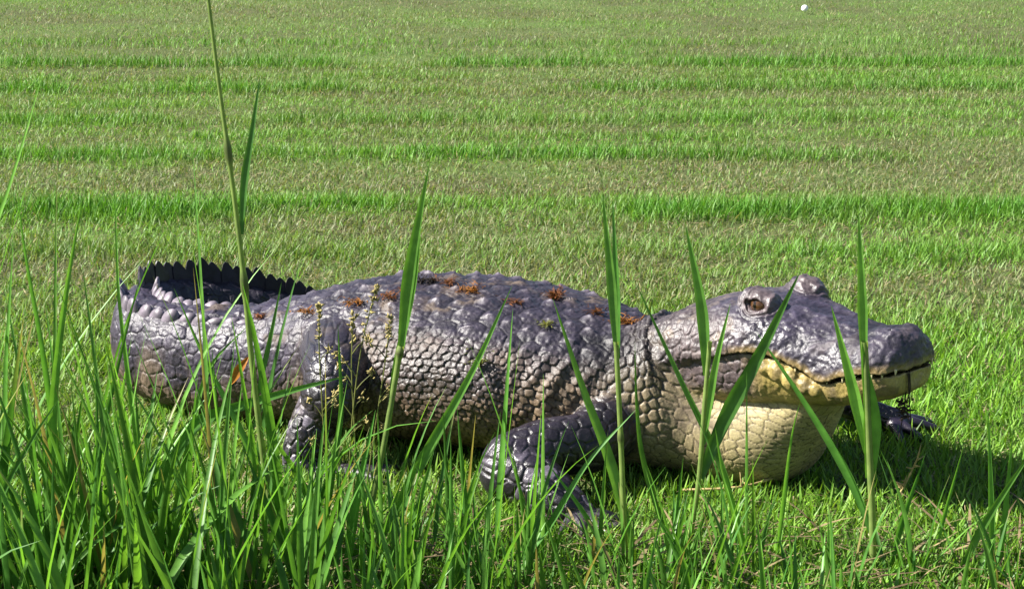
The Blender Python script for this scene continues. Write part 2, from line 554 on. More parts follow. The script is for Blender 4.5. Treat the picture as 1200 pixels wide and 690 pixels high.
# neck: bigger smooth scales in columns, cream below
neck = step(S_SHO + .04, S_NECK, s_sp)
d4, id4, o4a, o4b = worley((s_sp + wig[:, 1] * .012) / .026, sgnarc / .027, .4, 15, .5)
pl_n = step(.02, .40, d4)
h_body = h_body * (1 - neck) + neck * pl_n * (.003 + .003 * id4)
c_neck = mix(Cc(.13, .108, .112), Cc(.50, .41, .225), step(.70, 1.25, ath + (n1 - .5) * .6)) * (.65 + .3 * id4[:, None] + .35 * n2[:, None])
c_neck = mix(Cc(.05, .036, .028), c_neck, step(.02, .20, d4))
c_body = mix(c_body, c_neck, neck)
# throat -----------------------------------------------------------
GL = GULAR.local(BV)
ga = np.interp(GL[:, 0], GULAR.s, GULAR.a)
garc = np.arctan2(GL[:, 1], GL[:, 2]) * ga
d5, id5, o5a, o5b = worley((GL[:, 0] + wig[:, 1] * .03) / .027, (garc + wig[:, 0] * .024) / .018, .6, 22, .5)
h_g = step(.01, .22, d5) * .0016
gf = step(.0, .30, GL[:, 0])
c_g = mix(Cc(.50, .41, .23), Cc(.60, .52, .235), gf) * (.62 + .3 * id5[:, None] + .4 * n2[:, None])
c_g = mix(Cc(.09, .06, .03), c_g, step(.01, .10, d5))
# head ----------------------------------------------------------------
d6, id6, o6a, o6b = worley(ht / .03 + n2 * .8, (hz + np.abs(hn) * .6) / .026 + n2 * .8, .75, 30, .5)
rough = (n2 - .5) * .008 + (n3 - .5) * .005
cheek = step(.03, -.06, ht) * step(.42, .38, hz)
h_u = rough + cheek * step(.0, .25, d6) * .003
# raised ridges on the snout roof
h_u += .004 * np.exp(-((np.abs(hn) - .038) / .012) ** 2) * step(.04, .08, ht) * step(.30, .2, ht)
h_u -= .004 * np.exp(-((ht - .285) / .018) ** 2) * step(.40, .415, hz)
lipz = spline(TT, UL, ht)
c_top = Cc(.066, .057, .086) * (.25 + 1.5 * n2[:, None]) 
c_side = Cc(.18, .145, .145) * (.5 + .8 * n2[:, None])
c_u = mix(c_top, c_side, cheek)
spots = step(.54, .66, fbm(BV, 30, 77)) * np.maximum(cheek, .35 * step(.05, -.1, ht))
c_u = mix(c_u, Cc(.40, .33, .24), spots * .7)
c_u = c_u * (.6 + .8 * n3[:, None])
lipband = step(.022, .006, hz - lipz + (n2 - .5) * .016) * step(-.06, .02, ht)
c_u = mix(c_u, Cc(.46, .34, .12) * (.6 + .7 * n2[:, None]), lipband * .85)
jw = step(-.01, .07, ht)
c_l = mix(Cc(.21, .165, .16), Cc(.66, .53, .16), jw) * (.6 + .7 * n2[:, None])
lowz = step(.245, .225, hz + (n2 - .5) * .02)
c_l = mix(c_l, Cc(.64, .53, .18) * (.7 + .5 * n2[:, None]), lowz * .9)
spots2 = step(.60, .70, fbm(BV, 34, 87)) * step(.0, .05, ht)
c_l = mix(c_l, Cc(.16, .12, .07), spots2 * .45)
h_l = rough * .7 + (1 - jw) * step(.0, .25, d6) * .0025
# limbs --------------------------------------------------------------------
h_m = np.zeros(len(BV), np.float32); c_m = np.zeros((len(BV), 3), np.float32)
for i, T in enumerate(LIMBS):
    L = T.local(BV)
    r = np.interp(L[:, 0], T.s, T.a)
    ang = np.arctan2(L[:, 1], L[:, 2])
    cnt = 10
    sz = [.034, .034, .026, .030, .022, .026, .03][i]
    qa, qb = (BV[:, 0] / sz, BV[:, 2] / sz) if i == 2 else (L[:, 0] / sz, ang * (r.mean() / sz))
    da, ida, _, _ = worley(qa + wig[:, 0] * .25, qb + wig[:, 1] * .25, .4, 40 + i, .5)
    hh = step(.0, .26, da) * (.0042 if i in (1, 3) else .0028) + (n3 - .5) * .002
    cc = Cc(.038, .031, .045) * (.35 + .5 * ida[:, None] + .6 * n2[:, None])
    if i in (1, 3):
        cc = mix(cc, Cc(.24, .22, .27), step(.62, .95, ida) * .9)
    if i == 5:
        cc = cc * Cc(.22, .19, .32)  # far arm darkened: the head's shadow is put into its colour
    cc = mix(Cc(.022, .018, .020), cc, step(.02, .16, da))
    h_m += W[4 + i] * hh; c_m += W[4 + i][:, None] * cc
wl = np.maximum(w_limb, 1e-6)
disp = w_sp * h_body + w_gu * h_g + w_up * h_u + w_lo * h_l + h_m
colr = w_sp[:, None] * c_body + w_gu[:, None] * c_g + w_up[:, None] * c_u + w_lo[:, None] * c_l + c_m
ist = step(.006, .0, toef - np.minimum(srcs.min(0), 1))
colr = mix(colr, Cc(.10, .09, .105) * (.6 + .8 * n2[:, None]), ist)
disp = disp * (1 - ist)
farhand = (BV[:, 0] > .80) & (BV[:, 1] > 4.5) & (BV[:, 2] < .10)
colr = np.where(farhand[:, None], colr * Cc(.30, .26, .42), colr)  # shadow of the head painted into the far hand and toes
# dark band along the mouth gap
inn = (hz < lipz + .001) & (hz > lipz - .006) & (w_up + w_lo > .6) & (ht > -.06)
colr = np.where(inn[:, None], Cc(.035, .02, .016), colr)
# dried mud in patches
mud = step(.54, .68, fbm(BV, 7, 131)) * step(.40, .65, n2) * .75
colr = mix(colr, Cc(.19, .14, .085) * (.6 + .8 * n3[:, None]), mud * (1 - .7 * w_up) * (1 - far_tail) * (1 - .6 * w_limb))
dark = step(.56, .70, fbm(BV, 5, 171)) * .55
colr = colr * (1 - dark[:, None] * (1 - .6 * w_gu[:, None]))
eyezone = np.minimum.reduce([np.linalg.norm(BV - head_w(0, EYE_N * q, EYE_Z), axis=1) for q in (1, -1)])
disp *= step(.02, .05, eyezone) * .7 + .3
disp += .0022 * np.sin(eyezone * 2 * np.pi / .0085 + n2 * 7) * step(.026, .032, eyezone) * step(.062, .048, eyezone)
colr = mix(colr, Cc(.21, .165, .15) * (.5 + 1.0 * n2[:, None]), step(.055, .035, eyezone) * .6)
gloss = np.clip(.47 - .10 * w_limb - .05 * w_up + .12 * w_gu + (n1 - .5) * .35 + .25 * mud, .25, .8)
BV = BV + NRM * disp[:, None]
# what touches the turf rests on it
BV[:, 2] = np.maximum(BV[:, 2], .001 + .003 * n2)

m_skin, nt, bs, out = new_mat('alligator_skin')
vc = node(nt, 'ShaderNodeVertexColor', layer_name='Col')
tc = node(nt, 'ShaderNodeTexCoord')
ns = node(nt, 'ShaderNodeTexNoise', i_Scale=190.0, i_Detail=5.0, i_Roughness=.65)
nt.links.new(tc.outputs['Object'], ns.inputs['Vector'])
v = ramp(nt, ns.outputs[0], [(.25, (.55, .54, .56)), (.55, (1, 1, 1)), (.8, (1.5, 1.45, 1.4))])
nt.links.new(mixrgb(nt, 1.0, mixrgb(nt, 1.0, vc.outputs[0], (.50, .47, .50), 'MULTIPLY'), v, 'MULTIPLY'), bs.inputs['Base Color'])
ga_ = node(nt, 'ShaderNodeAttribute', attribute_name='gloss')
ad = node(nt, 'ShaderNodeMath', operation='MULTIPLY_ADD', i_1=.35, i_2=-.17)
nt.links.new(ns.outputs[0], ad.inputs[0])
ad2 = node(nt, 'ShaderNodeMath', operation='ADD')
nt.links.new(ad.outputs[0], ad2.inputs[0]); nt.links.new(ga_.outputs['Fac'], ad2.inputs[1])
nt.links.new(ad2.outputs[0], bs.inputs['Roughness'])
bs.inputs['Specular IOR Level'].default_value = .55
ns2 = node(nt, 'ShaderNodeTexNoise', i_Scale=420.0, i_Detail=3.0, i_Roughness=.6)
nt.links.new(tc.outputs['Object'], ns2.inputs['Vector'])
vo = node(nt, 'ShaderNodeTexVoronoi', feature='DISTANCE_TO_EDGE', i_Scale=130.0)
nt.links.new(tc.outputs['Object'], vo.inputs['Vector'])
vm = node(nt, 'ShaderNodeMath', operation='MINIMUM', i_1=.12)
nt.links.new(vo.outputs['Distance'], vm.inputs[0])
sm = node(nt, 'ShaderNodeMath', operation='MULTIPLY_ADD', i_1=.6)
nt.links.new(ns2.outputs[0], sm.inputs[0]); nt.links.new(vm.outputs[0], sm.inputs[2])
bp = node(nt, 'ShaderNodeBump', i_Strength=.4, i_Distance=.003)
nt.links.new(sm.outputs[0], bp.inputs['Height'])
nt.links.new(bp.outputs[0], bs.inputs['Normal'])

gator = empty('alligator', (0.0, 4.6, 0.0))
tag(gator, 'large dark scaly alligator with yellow throat walking across the mown lawn', 'alligator')
OFF = np.array((0.0, 4.6, 0.0))
build_mesh('body', BV - OFF, BQ, m_skin, gator, colr, True, {'gloss': gloss})

# --- small rigid parts: revolve / cone / flat scute builders
def cone_mesh(a, b, r0, r1, bend=(0, 0, 0), seg=8, rings=6, flat=1.0):
    a, b, bend = (np.asarray(x, float) for x in (a, b, bend))
    T = b - a; T /= np.linalg.norm(T)
    ref = np.array((0, 0, 1.0)) if abs(T[2]) < .9 else np.array((1.0, 0, 0))
    U = np.cross(T, ref); U /= np.linalg.norm(U); Vv = np.cross(U, T)
    V, Q = [], []
    for i in range(rings + 1):
        t = i / rings
        c = a + (b - a) * t + bend * math.sin(t * math.pi)
        r = r0 + (r1 - r0) * t ** 1.3
        if i == rings: r = max(r1, .0003)
        for j in range(seg):
            p = 2 * math.pi * j / seg
            V.append(c + U * r * math.cos(p) + Vv * r * flat * math.sin(p))
    for i in range(rings):
        for j in range(seg):
            k = (j + 1) % seg
            Q.append((i * seg + j, i * seg + k, (i + 1) * seg + k, (i + 1) * seg + j))
    n = len(V)
    V += [a, b]
    for j in range(seg):
        k = (j + 1) % seg
        Q.append((k, j, n, n)); Q.append((rings * seg + j, rings * seg + k, n + 1, n + 1))
    return np.array(V), Q

def tri_fix(name, V, Q, mat, parent=None, colors=None, smooth=True):
    me = bpy.data.meshes.new(name)
    F = [tuple(dict.fromkeys(int(i) for i in q)) for q in Q]
    me.from_pydata([tuple(map(float, p)) for p in V], [], F)
    me.polygons.foreach_set('use_smooth', np.full(len(F), bool(smooth)))
    if colors is not None:
        at = me.color_attributes.new('Col', 'FLOAT_COLOR', 'POINT')
        c4 = np.ones((len(V), 4), np.float32); c4[:, :3] = colors
        at.data.foreach_set('color', c4.ravel())
    me.materials.append(mat)
    o = bpy.data.objects.new(name, me); COL.objects.link(o)
    if parent is not None: o.parent = parent
    return o

def simple_mat(name, col, rough=.5, var=.35, scale=60, spec=.5, bump=.2):
    m, nt, bs, out = new_mat(name)
    tc = node(nt, 'ShaderNodeTexCoord')
    ns = node(nt, 'ShaderNodeTexNoise', i_Scale=float(scale), i_Detail=4.0)
    nt.links.new(tc.outputs['Object'], ns.inputs['Vector'])
    lo_ = tuple(c * (1 - var) for c in col); hi_ = tuple(min(1, c * (1 + var)) for c in col)
    nt.links.new(ramp(nt, ns.outputs[0], [(.3, lo_), (.7, hi_)]), bs.inputs['Base Color'])
    bs.inputs['Roughness'].default_value = rough
    bs.inputs['Specular IOR Level'].default_value = spec
    bp = node(nt, 'ShaderNodeBump', i_Strength=bump, i_Distance=.003)
    nt.links.new(ns.outputs[0], bp.inputs['Height']); nt.links.new(bp.outputs[0], bs.inputs['Normal'])
    return m

m_claw = simple_mat('claw_horn', (.035, .030, .032), .3, .3, 90, .6)
m_tooth = simple_mat('tooth_ivory', (.55, .46, .27), .35, .2, 120, .5)
m_scute = simple_mat('tail_scute_skin', (.12, .10, .125), .5, .55, 45, .5, .5)
m_scute_shaded = simple_mat('tail_scute_shaded_skin', (.014, .011, .019), .5, .45, 45, .5, .5)  # dark pigment plus the far crest's shade, put into the colour

# eyes: amber iris with slit pupil
m_eye, nt, bs, out = new_mat('eye_amber')
tc = node(nt, 'ShaderNodeTexCoord')
sx = node(nt, 'ShaderNodeSeparateXYZ'); nt.links.new(tc.outputs['Object'], sx.inputs[0])
def mth(op, a, b=None):
    n = node(nt, 'ShaderNodeMath', operation=op)
    for k, v in ((0, a), (1, b)):
        if v is None: continue
        if isinstance(v, (int, float)): n.inputs[k].default_value = v
        else: nt.links.new(v, n.inputs[k])
    return n.outputs[0]
slit = mth('LESS_THAN', mth('ADD', mth('ABSOLUTE', sx.outputs[0]), mth('MULTIPLY', mth('ABSOLUTE', sx.outputs[2]), .25)), .0045)
nz_ = node(nt, 'ShaderNodeTexNoise', i_Scale=300.0); nt.links.new(tc.outputs['Object'], nz_.inputs['Vector'])
iris = ramp(nt, nz_.outputs[0], [(.3, (.03, .014, .006)), (.7, (.09, .042, .016))])
nt.links.new(mixrgb(nt, slit, iris, (.004, .003, .003)), bs.inputs['Base Color'])
bs.inputs['Roughness'].default_value = .08
def sphere(name, c, r, mat, parent, rot=None, nu=24, nv=14):
    V = []; Q = []
    for i in range(nv + 1):
        ph = math.pi * i / nv
        for j in range(nu):
            a = 2 * math.pi * j / nu
            V.append((r * math.sin(ph) * math.cos(a), r * math.sin(ph) * math.sin(a), r * math.cos(ph)))
    for i in range(nv):
        for j in range(nu):
            k = (j + 1) % nu
            Q.append((i * nu + j, (i + 1) * nu + j, (i + 1) * nu + k, i * nu + k))
    o = build_mesh(name, np.array(V), np.array(Q), mat, parent)
    o.location = Vector(c)
    if rot: o.rotation_euler = rot
    return o
for sgn in (1, -1):
    sphere('eye', head_w(EYE_T, (EYE_N + .006) * sgn, EYE_Z - .001) - OFF, .0215, m_eye, gator, (0, 0, -PSI))

rng = np.random.default_rng(11)
# teeth: upper row pointing down outside the lower jaw
for sgn in (1, -1):
    for t in np.concatenate((np.linspace(.338, .27, 5), np.linspace(.24, .05, 6))):
        w = float(spline(TT, UW, t)); z = float(spline(TT, UL, t))
        L = rng.uniform(.005, .012)
        a = head_w(t, (w * .955 - .003) * sgn, z + .006); b = head_w(t + .002, (w * .965 - .001) * sgn, z - L)
        V, Q = cone_mesh(a - OFF, b - OFF, .0036, .0008)
        tri_fix('tooth', V, Q, m_tooth, gator)
# claws
for T in TOES:
    d = T.c[-1] - T.c[-5]; d = d / np.linalg.norm(d)
    a = T.c[-1] - d * .004; b = T.c[-1] + d * .028; b[2] = max(.006, b[2] - .006)
    V, Q = cone_mesh(a - OFF, b - OFF, .0065, .001, bend=(0, 0, .004))
    tri_fix('claw', V, Q, m_claw, gator)
# tail crest: upright scutes, one row on the thin far end, two rows on the thick part
def scute(c, T, U, N, ln, ht_, th_, lean, saw):
    if saw:
        prof = [(-.5, 0), (-.5, .52), (-.46, .72), (-.36, .90), (-.22, 1.0), (-.06, .97), (.10, .86), (.26, .72), (.40, .60), (.5, .5), (.5, 0)]
    else:
        prof = [(-.5, 0), (-.49, .36), (-.43, .68), (-.30, .92), (-.08, 1.0), (.12, .93), (.30, .74), (.43, .45), (.5, 0)]
    V, Q = [], []
    n = len(prof)
    for k in (-1, 1):
        for x, y in prof:
            V.append(c + T * (x * ln - y * lean * ht_) + N * (y * ht_ - .016) + U * k * th_ * (1.0 - .8 * y))
    for i in range(n - 1):
        Q.append((i, i + 1, n + i + 1, n + i))
    if saw:
        Q.append(tuple(range(n - 1, -1, -1))); Q.append(tuple(range(n, 2 * n)))
    else:
        for k, o_ in ((-1, 0), (1, n)):
            V.append(c + N * (ht_ * .38 - .016) + U * k * th_ * 1.0 - T * lean * ht_ * .3)
            m = len(V) - 1
            for i in range(n - 1):
                Q.append((o_ + i, o_ + i + 1, m) if k > 0 else (o_ + i + 1, o_ + i, m))
            Q.append((o_ + n - 1, o_, m) if k > 0 else (o_, o_ + n - 1, m))
    return np.array(V), Q
s = .03
ks = 0
while s < S_HIP + .02:
    i = int(np.argmin(np.abs(SPINE.s - s)))
    T, U, Nn = SPINE.T[i], SPINE.U[i], SPINE.V[i]
    a, b = SPINE.a[i], SPINE.b[i]
    single = s < .72
    hgt = np.interp(s, [0, .12, .45, .66, .8, 1.0, 1.25], [.026, .056, .078, .072, .050, .038, .016]) * rng.uniform(.90, 1.10)
    ln = np.interp(s, [0, .2, .7, .75, 1.2], [.022, .029, .033, .040, .040])
    for q in ((0.0,) if single else (-.55, .55)):
        c = SPINE.c[i] + U * b * q + Nn * a * ((1 - abs(q) ** 2.3) ** (1 / 2.3))
        nn = Nn + U * (q * .45 + rng.normal(0, .05)); nn = nn / np.linalg.norm(nn)
        if single:
            c = c + U * (.0015 if ks % 2 else -.0015)
        V, Q = scute(c - OFF, -T, U, nn, ln * (1.45 if single else 1.22), hgt, .006 if single else .012, .16, single)
        tri_fix('tail_scute', V, Q, m_scute_shaded if s < .66 else m_scute, gator, None, not single)
    s += ln * .98; ks += 1

# ------------------------------------------------------------------ LAWN
def ribbons(root, head, L, W, th0, th1, K=2, fold=0.0, twist=None, tipw=.08, wprof=None):
    """N grass blades as ribbons: root (N,3), heading angle, length, width, lean at the base and at the tip"""
    N = len(root)
    u = np.linspace(0, 1, K + 1)
    p = np.zeros((N, K + 1, 3))
    p[:, 0] = root
    hx, hy = np.cos(head), np.sin(head)
    for i in range(1, K + 1):
        um = (u[i] + u[i - 1]) / 2
        th = th0 + (th1 - th0) * um
        st = L / K
        p[:, i, 0] = p[:, i - 1, 0] + st * np.sin(th) * hx
        p[:, i, 1] = p[:, i - 1, 1] + st * np.sin(th) * hy
        p[:, i, 2] = p[:, i - 1, 2] + st * np.cos(th)
    if twist is None:
        twist = np.zeros(N)
    a = head + np.pi / 2 + twist
    side = np.stack((np.cos(a), np.sin(a), np.zeros(N)), 1)
    return strips(p, side, W, u, fold, tipw, wprof)

def strips(p, side, W, u, fold=0.0, tipw=.08, wprof=None):
    N, K1 = p.shape[:2]
    if wprof is None:
        wprof = lambda x: (0.72 + .28 * np.minimum(x / .3, 1)) * np.clip((1 - x) / .55, 0, 1) ** .75
    w = np.maximum(wprof(u), tipw)
    half = .5 * W[:, None] * w[None]
    l = p - side[:, None] * half[..., None]; r = p + side[:, None] * half[..., None]
    if fold:
        T = np.gradient(p, axis=1)
        nn = np.cross(np.broadcast_to(side[:, None], T.shape), T)
        nn /= np.linalg.norm(nn, axis=2)[..., None] + 1e-9
        m = p + nn * (half * fold)[..., None]
        V = np.stack((l, m, r), 2).reshape(-1, 3)
        c = 3
    else:
        V = np.stack((l, r), 2).reshape(-1, 3)
        c = 2
    base = (np.arange(N) * K1 * c)[:, None, None]
    row = (np.arange(K1 - 1) * c)[None, :, None]
    col = np.arange(c - 1)[None, None, :]
    i0 = (base + row + col).reshape(-1)
    Q = np.stack((i0, i0 + 1, i0 + 1 + c, i0 + c), 1)
    return V, Q, K1 * c

def leaf_mat(name, trans=.35, rough=.45, spec=.35, streak=True):
    m, nt, bs, out = new_mat(name)
    vc = node(nt, 'ShaderNodeVertexColor', layer_name='Col')
    tc = node(nt, 'ShaderNodeTexCoord')
    ns = node(nt, 'ShaderNodeTexNoise', i_Scale=35.0, i_Detail=3.0)
    nt.links.new(tc.outputs['Object'], ns.inputs['Vector'])
    c = mixrgb(nt, 1.0, vc.outputs[0], ramp(nt, ns.outputs[0], [(.3, (.72, .75, .7)), (.7, (1.2, 1.15, 1.1))]), 'MULTIPLY')
    nt.links.new(c, bs.inputs['Base Color'])
    bs.inputs['Roughness'].default_value = rough
    bs.inputs['Specular IOR Level'].default_value = spec
    tr = node(nt, 'ShaderNodeBsdfTranslucent')
    nt.links.new(mixrgb(nt, 1.0, c, (1.25, 1.2, .55), 'MULTIPLY'), tr.inputs[0])
    mx = node(nt, 'ShaderNodeMixShader', i_0=trans)
    nt.links.new(bs.outputs[0], mx.inputs[1]); nt.links.new(tr.outputs[0], mx.inputs[2])
    nt.links.new(mx.outputs[0], out.inputs[0])
    return m
m_blade = leaf_mat('turf_blade', .35, .5, .3)
m_tall = leaf_mat('tall_blade', .42, .42, .4)
m_dry = leaf_mat('dry_blade', .2, .7, .2)

rng = np.random.default_rng(5)
ROWS = [ground_y(p) for p in (252, 187, 144, 106, 76, 52, 300, 163, 126, 91, 62)]
def ripple(X, Y):
    P = np.stack((X * .6, Y * .6, np.zeros_like(X)), 1)
    return (fbm(P, 1.0, 201) - .5) * .34
def row_mask(X, Y):
    """0..1: strips the mower left standing"""
    m = np.zeros_like(X)
    yy = Y + ripple(X, Y)
    for i, c in enumerate(ROWS):
        wd = (.19, .115, .14, .11, .12, .16, .16, .09, .10, .10, .10)[i]
        m = np.maximum(m, np.exp(-((yy - c) / wd) ** 2) * (1.0, .9, .75, .95, 1.0, .7, .55, .5, .45, .5, .7)[i])
    P = np.stack((X, Y, np.zeros_like(X)), 1)
    return m * (.12 + .88 * step(.20, .52, vnoise(P * np.array((.9, 2.2, 1)), 1.6, 31)))

def far_w(Y):
    return .27 * Y + 1.4
parts_xy = []
for y0, y1, dens in ((3.2, 5.6, 7600), (5.6, 8.0, 8600), (8.0, 12.0, 5600), (12.0, 22.0, 1500)):
    area = (far_w(y0) + far_w(y1)) * (y1 - y0)
    n = int(area * dens)
    Y = rng.uniform(y0, y1, n); X = rng.uniform(-1, 1, n) * far_w(Y)
    parts_xy.append(np.stack((X, Y), 1))
XY = np.concatenate(parts_xy)
X, Y = XY[:, 0], XY[:, 1]
P3 = np.stack((X, Y, np.zeros_like(X)), 1)
row = row_mask(X, Y)
lush = np.maximum(step(.35, .65, fbm(P3, 1.3, 60)), step(.60, .75, vnoise(P3, 7.0, 64)))
near = step(6.6, 5.2, Y)
keep = rng.random(len(X)) < np.clip(.60 + .4 * row + .35 * near + .25 * lush, 0, 1)
X, Y, P3, row, lush, near = X[keep], Y[keep], P3[keep], row[keep], lush[keep], near[keep]
N = len(X)
Ln = rng.uniform(.022, .045, N) + row * rng.uniform(.012, .066, N) + near * rng.uniform(.004, .022, N) + lush * .008
Ln = Ln * (1 - .28 * step(5.5, 8.0, Y) * (1 - row))
Wd = rng.uniform(.0032, .0062, N) * (1 + .012 * np.maximum(Y - 5, 0)) * (1 - .18 * step(5.5, 7, Y))
kind = rng.random(N)
dryp = np.clip(.20 - .18 * row - .11 * near + .10 * (1 - lush), .03, 1)
dry = kind < dryp
th0 = np.where(dry, rng.uniform(.7, 1.5, N), rng.uniform(.0, .75, N) * (1 - .45 * row) + .12 * (1 - near) * (1 - row))
th1 = th0 + rng.uniform(.1, .9, N)
head = rng.uniform(0, 2 * np.pi, N)
V, Q, nv = ribbons(P3 - np.array((0, 0, .002)), head, Ln, Wd, th0, th1, K=2, twist=rng.normal(0, .5, N), tipw=.14)
t = rng.random(N)[:, None]
green = mix(mix(Cc(.085, .230, .020), Cc(.200, .375, .036), t[:, 0]), Cc(.062, .215, .018), row * .75) * rng.uniform(.7, 1.25, (N, 1))
olive = mix(Cc(.125, .280, .055), Cc(.195, .275, .080), rng.random(N)) * rng.uniform(.7, 1.2, (N, 1))
col = mix(olive, green, np.clip(.30 + .7 * row + .55 * near * lush + .25 * near + .2 * lush - .3 * (rng.random(N) < .3), 0, 1))
patch = np.maximum(step(.47, .66, fbm(P3 * np.array((.35, 1.5, 1)), 1.5, 310)), .7 * step(.52, .62, fbm(P3, 3.1, 330))) * (1 - row) * (1 - .8 * near)
col = mix(col, Cc(.215, .19, .125) * rng.uniform(.6, 1.2, (N, 1)), patch * .75 * (rng.random(N) < .72))
col = np.where(dry[:, None], Cc(.34, .30, .175) * rng.uniform(.55, 1.15, (N, 1)), col)
lawn_grass = build_mesh('lawn_grass', V, Q, m_blade, None, col.repeat(nv, 0), False)
tag(lawn_grass, 'short mown green grass with taller strips left standing across the lawn', 'grass', kind='stuff')

# dry clippings lying on the turf
n = 36000
Y = 3.3 + 13 * rng.random(n) ** 1.4; X = rng.uniform(-1, 1, n) * far_w(Y)
P3 = np.stack((X, Y, rng.uniform(.006, .024, n)), 1)
keep = rng.random(n) < np.clip(.75 - .6 * row_mask(X, Y), .06, 1) * np.where(Y < 5.5, .55, 1)
P3 = P3[keep]; n = len(P3)
V, Q, nv = ribbons(P3, rng.uniform(0, 2 * np.pi, n), rng.uniform(.02, .07, n), rng.uniform(.0020, .0040, n),
                   rng.uniform(1.2, 1.7, n), rng.uniform(1.3, 1.8, n), K=2, twist=rng.normal(0, .6, n), tipw=.3)
col = mix(Cc(.36, .30, .17), Cc(.20, .15, .09), rng.random(n)) * rng.uniform(.6, 1.2, (n, 1))
tag(build_mesh('grass_clippings', V, Q, m_dry, None, col.repeat(nv, 0), False),
    'dry tan grass clippings scattered over the mown lawn', 'clippings', kind='stuff')

# soil and thatch under the blades, one sheet to the horizon
m_ground, nt, bs, out = new_mat('thatch_ground')
tc = node(nt, 'ShaderNodeTexCoord')
na = node(nt, 'ShaderNodeTexNoise', i_Scale=1.1, i_Detail=5.0); nt.links.new(tc.outputs['Object'], na.inputs['Vector'])
nb = node(nt, 'ShaderNodeTexNoise', i_Scale=75.0, i_Detail=6.0, i_Roughness=.7); nt.links.new(tc.outputs['Object'], nb.inputs['Vector'])
ca_ = ramp(nt, na.outputs[0], [(.35, (.085, .10, .040)), (.65, (.095, .15, .040))])
cb_ = ramp(nt, nb.outputs[0], [(.3, (.30, .27, .22)), (.5, (1, 1, 1)), (.72, (2.0, 1.8, 1.3))])
nt.links.new(mixrgb(nt, 1.0, ca_, cb_, 'MULTIPLY'), bs.inputs['Base Color'])
bs.inputs['Roughness'].default_value = .9; bs.inputs['Specular IOR Level'].default_value = .15
bp = node(nt, 'ShaderNodeBump', i_Strength=.9, i_Distance=.02)
nt.links.new(nb.outputs[0], bp.inputs['Height']); nt.links.new(bp.outputs[0], bs.inputs['Normal'])
lawn = tri_fix('lawn', np.array([(-400, -60, 0), (400, -60, 0), (400, 900, 0), (-400, 900, 0)]), [(0, 1, 2, 3)], m_ground)
lawn['kind'] = 'structure'

# ------------------------------------------------------------------ TALL GRASS IN THE FOREGROUND
rng = np.random.default_rng(21)
def tallcol(n, v=None):
    t = rng.random(n) if v is None else v
    return mix(Cc(.060, .180, .030), Cc(.135, .310, .045), t) * rng.uniform(.75, 1.25, (n, 1))
prof_tall = lambda x: (0.55 + .45 * np.minimum(x / .35, 1)) * np.clip((1 - x) / .62, 0, 1) ** .8

# the uncountable mass: tufts, denser and taller to the left
Vs, Qs, Cs, off = [], [], [], 0
def add_mass(n, xr, yr, lr, wr, th, K=6, xpow=1.0, bright=None, tuft=6, lean=.5):
    global off
    m = max(1, n // tuft)
    tx = xr[0] + (xr[1] - xr[0]) * rng.random(m) ** xpow; ty = rng.uniform(*yr, m)
    X = (tx[:, None] + rng.normal(0, .022, (m, tuft))).ravel(); Y = (ty[:, None] + rng.normal(0, .022, (m, tuft))).ravel()
    n = len(X)
    sc = (rng.uniform(.7, 1.15, (m, 1)) * rng.uniform(.6, 1.1, (m, tuft))).ravel()
    L = rng.uniform(*lr, n) * sc
    head = rng.uniform(0, 2 * np.pi, n)
    th0 = np.abs(rng.normal(0, th, n)); th1 = th0 + np.abs(rng.normal(.05, lean, n))
    # no blade reaches into the animal
    reach = Y + np.sin(head) * L * np.sin((th0 + th1) / 2)
    ok = reach < np.where(X < .0, 4.16, 3.98)
    X, Y, L, head, th0, th1 = (q[ok] for q in (X, Y, L, head, th0, th1)); n = len(X)
    V, Q, nv = ribbons(np.stack((X, Y, np.full(n, -.004)), 1), head, L, rng.uniform(*wr, n), th0, th1, K, fold=.45,
                       twist=rng.normal(0, .7, n), tipw=.03, wprof=prof_tall)
    c = tallcol(n, bright)
    yel = rng.random(n) < .025
    c = np.where(yel[:, None], Cc(.26, .23, .09), c)
    cc = np.repeat(c[:, None], K + 1, 1)
    tipu = np.clip((np.linspace(0, 1, K + 1)[None] - rng.uniform(.7, 2.0, (n, 1))) / .2, 0, 1)[..., None]
    cc = cc * (1 - tipu) + np.array((.30, .25, .11)) * tipu
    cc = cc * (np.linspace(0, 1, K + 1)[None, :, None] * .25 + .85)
    cc = np.repeat(cc[:, :, None], 3, 2).reshape(-1, 3)
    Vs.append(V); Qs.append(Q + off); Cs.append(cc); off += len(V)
# left thicket
add_mass(260, (-1.30, -.38), (3.35, 3.88), (.34, .62), (.012, .023), .24, xpow=1.5)
add_mass(180, (-1.30, -.12), (3.40, 3.92), (.18, .38), (.010, .021), .34, xpow=1.3)
add_mass(140, (-1.25, -.50), (3.40, 3.98), (.46, .86), (.008, .015), .12, xpow=1.4, lean=.35, K=8)
add_mass(70, (-.55, .05), (3.40, 3.90), (.34, .56), (.008, .014), .14, lean=.4, K=8)
add_mass(40, (.05, 1.25), (3.40, 3.80), (.26, .46), (.008, .014), .16, lean=.4, K=8)
# middle
add_mass(140, (-.35, .40), (3.40, 3.82), (.14, .34), (.007, .014), .24)
# right: thinner
add_mass(130, (.30, 1.30), (3.40, 3.82), (.14, .33), (.006, .013), .26)
# undergrowth along the whole edge
add_mass(480, (-1.35, 1.35), (3.30, 3.80), (.06, .16), (.006, .013), .40, K=4, xpow=1.25)
add_mass(300, (-1.35, -.2), (3.50, 4.00), (.07, .17), (.006, .013), .40, K=4)
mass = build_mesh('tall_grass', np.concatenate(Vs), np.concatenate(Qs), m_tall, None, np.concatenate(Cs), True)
tag(mass, 'dense mass of tall green grass along the near edge of the lawn', 'grass', kind='stuff')

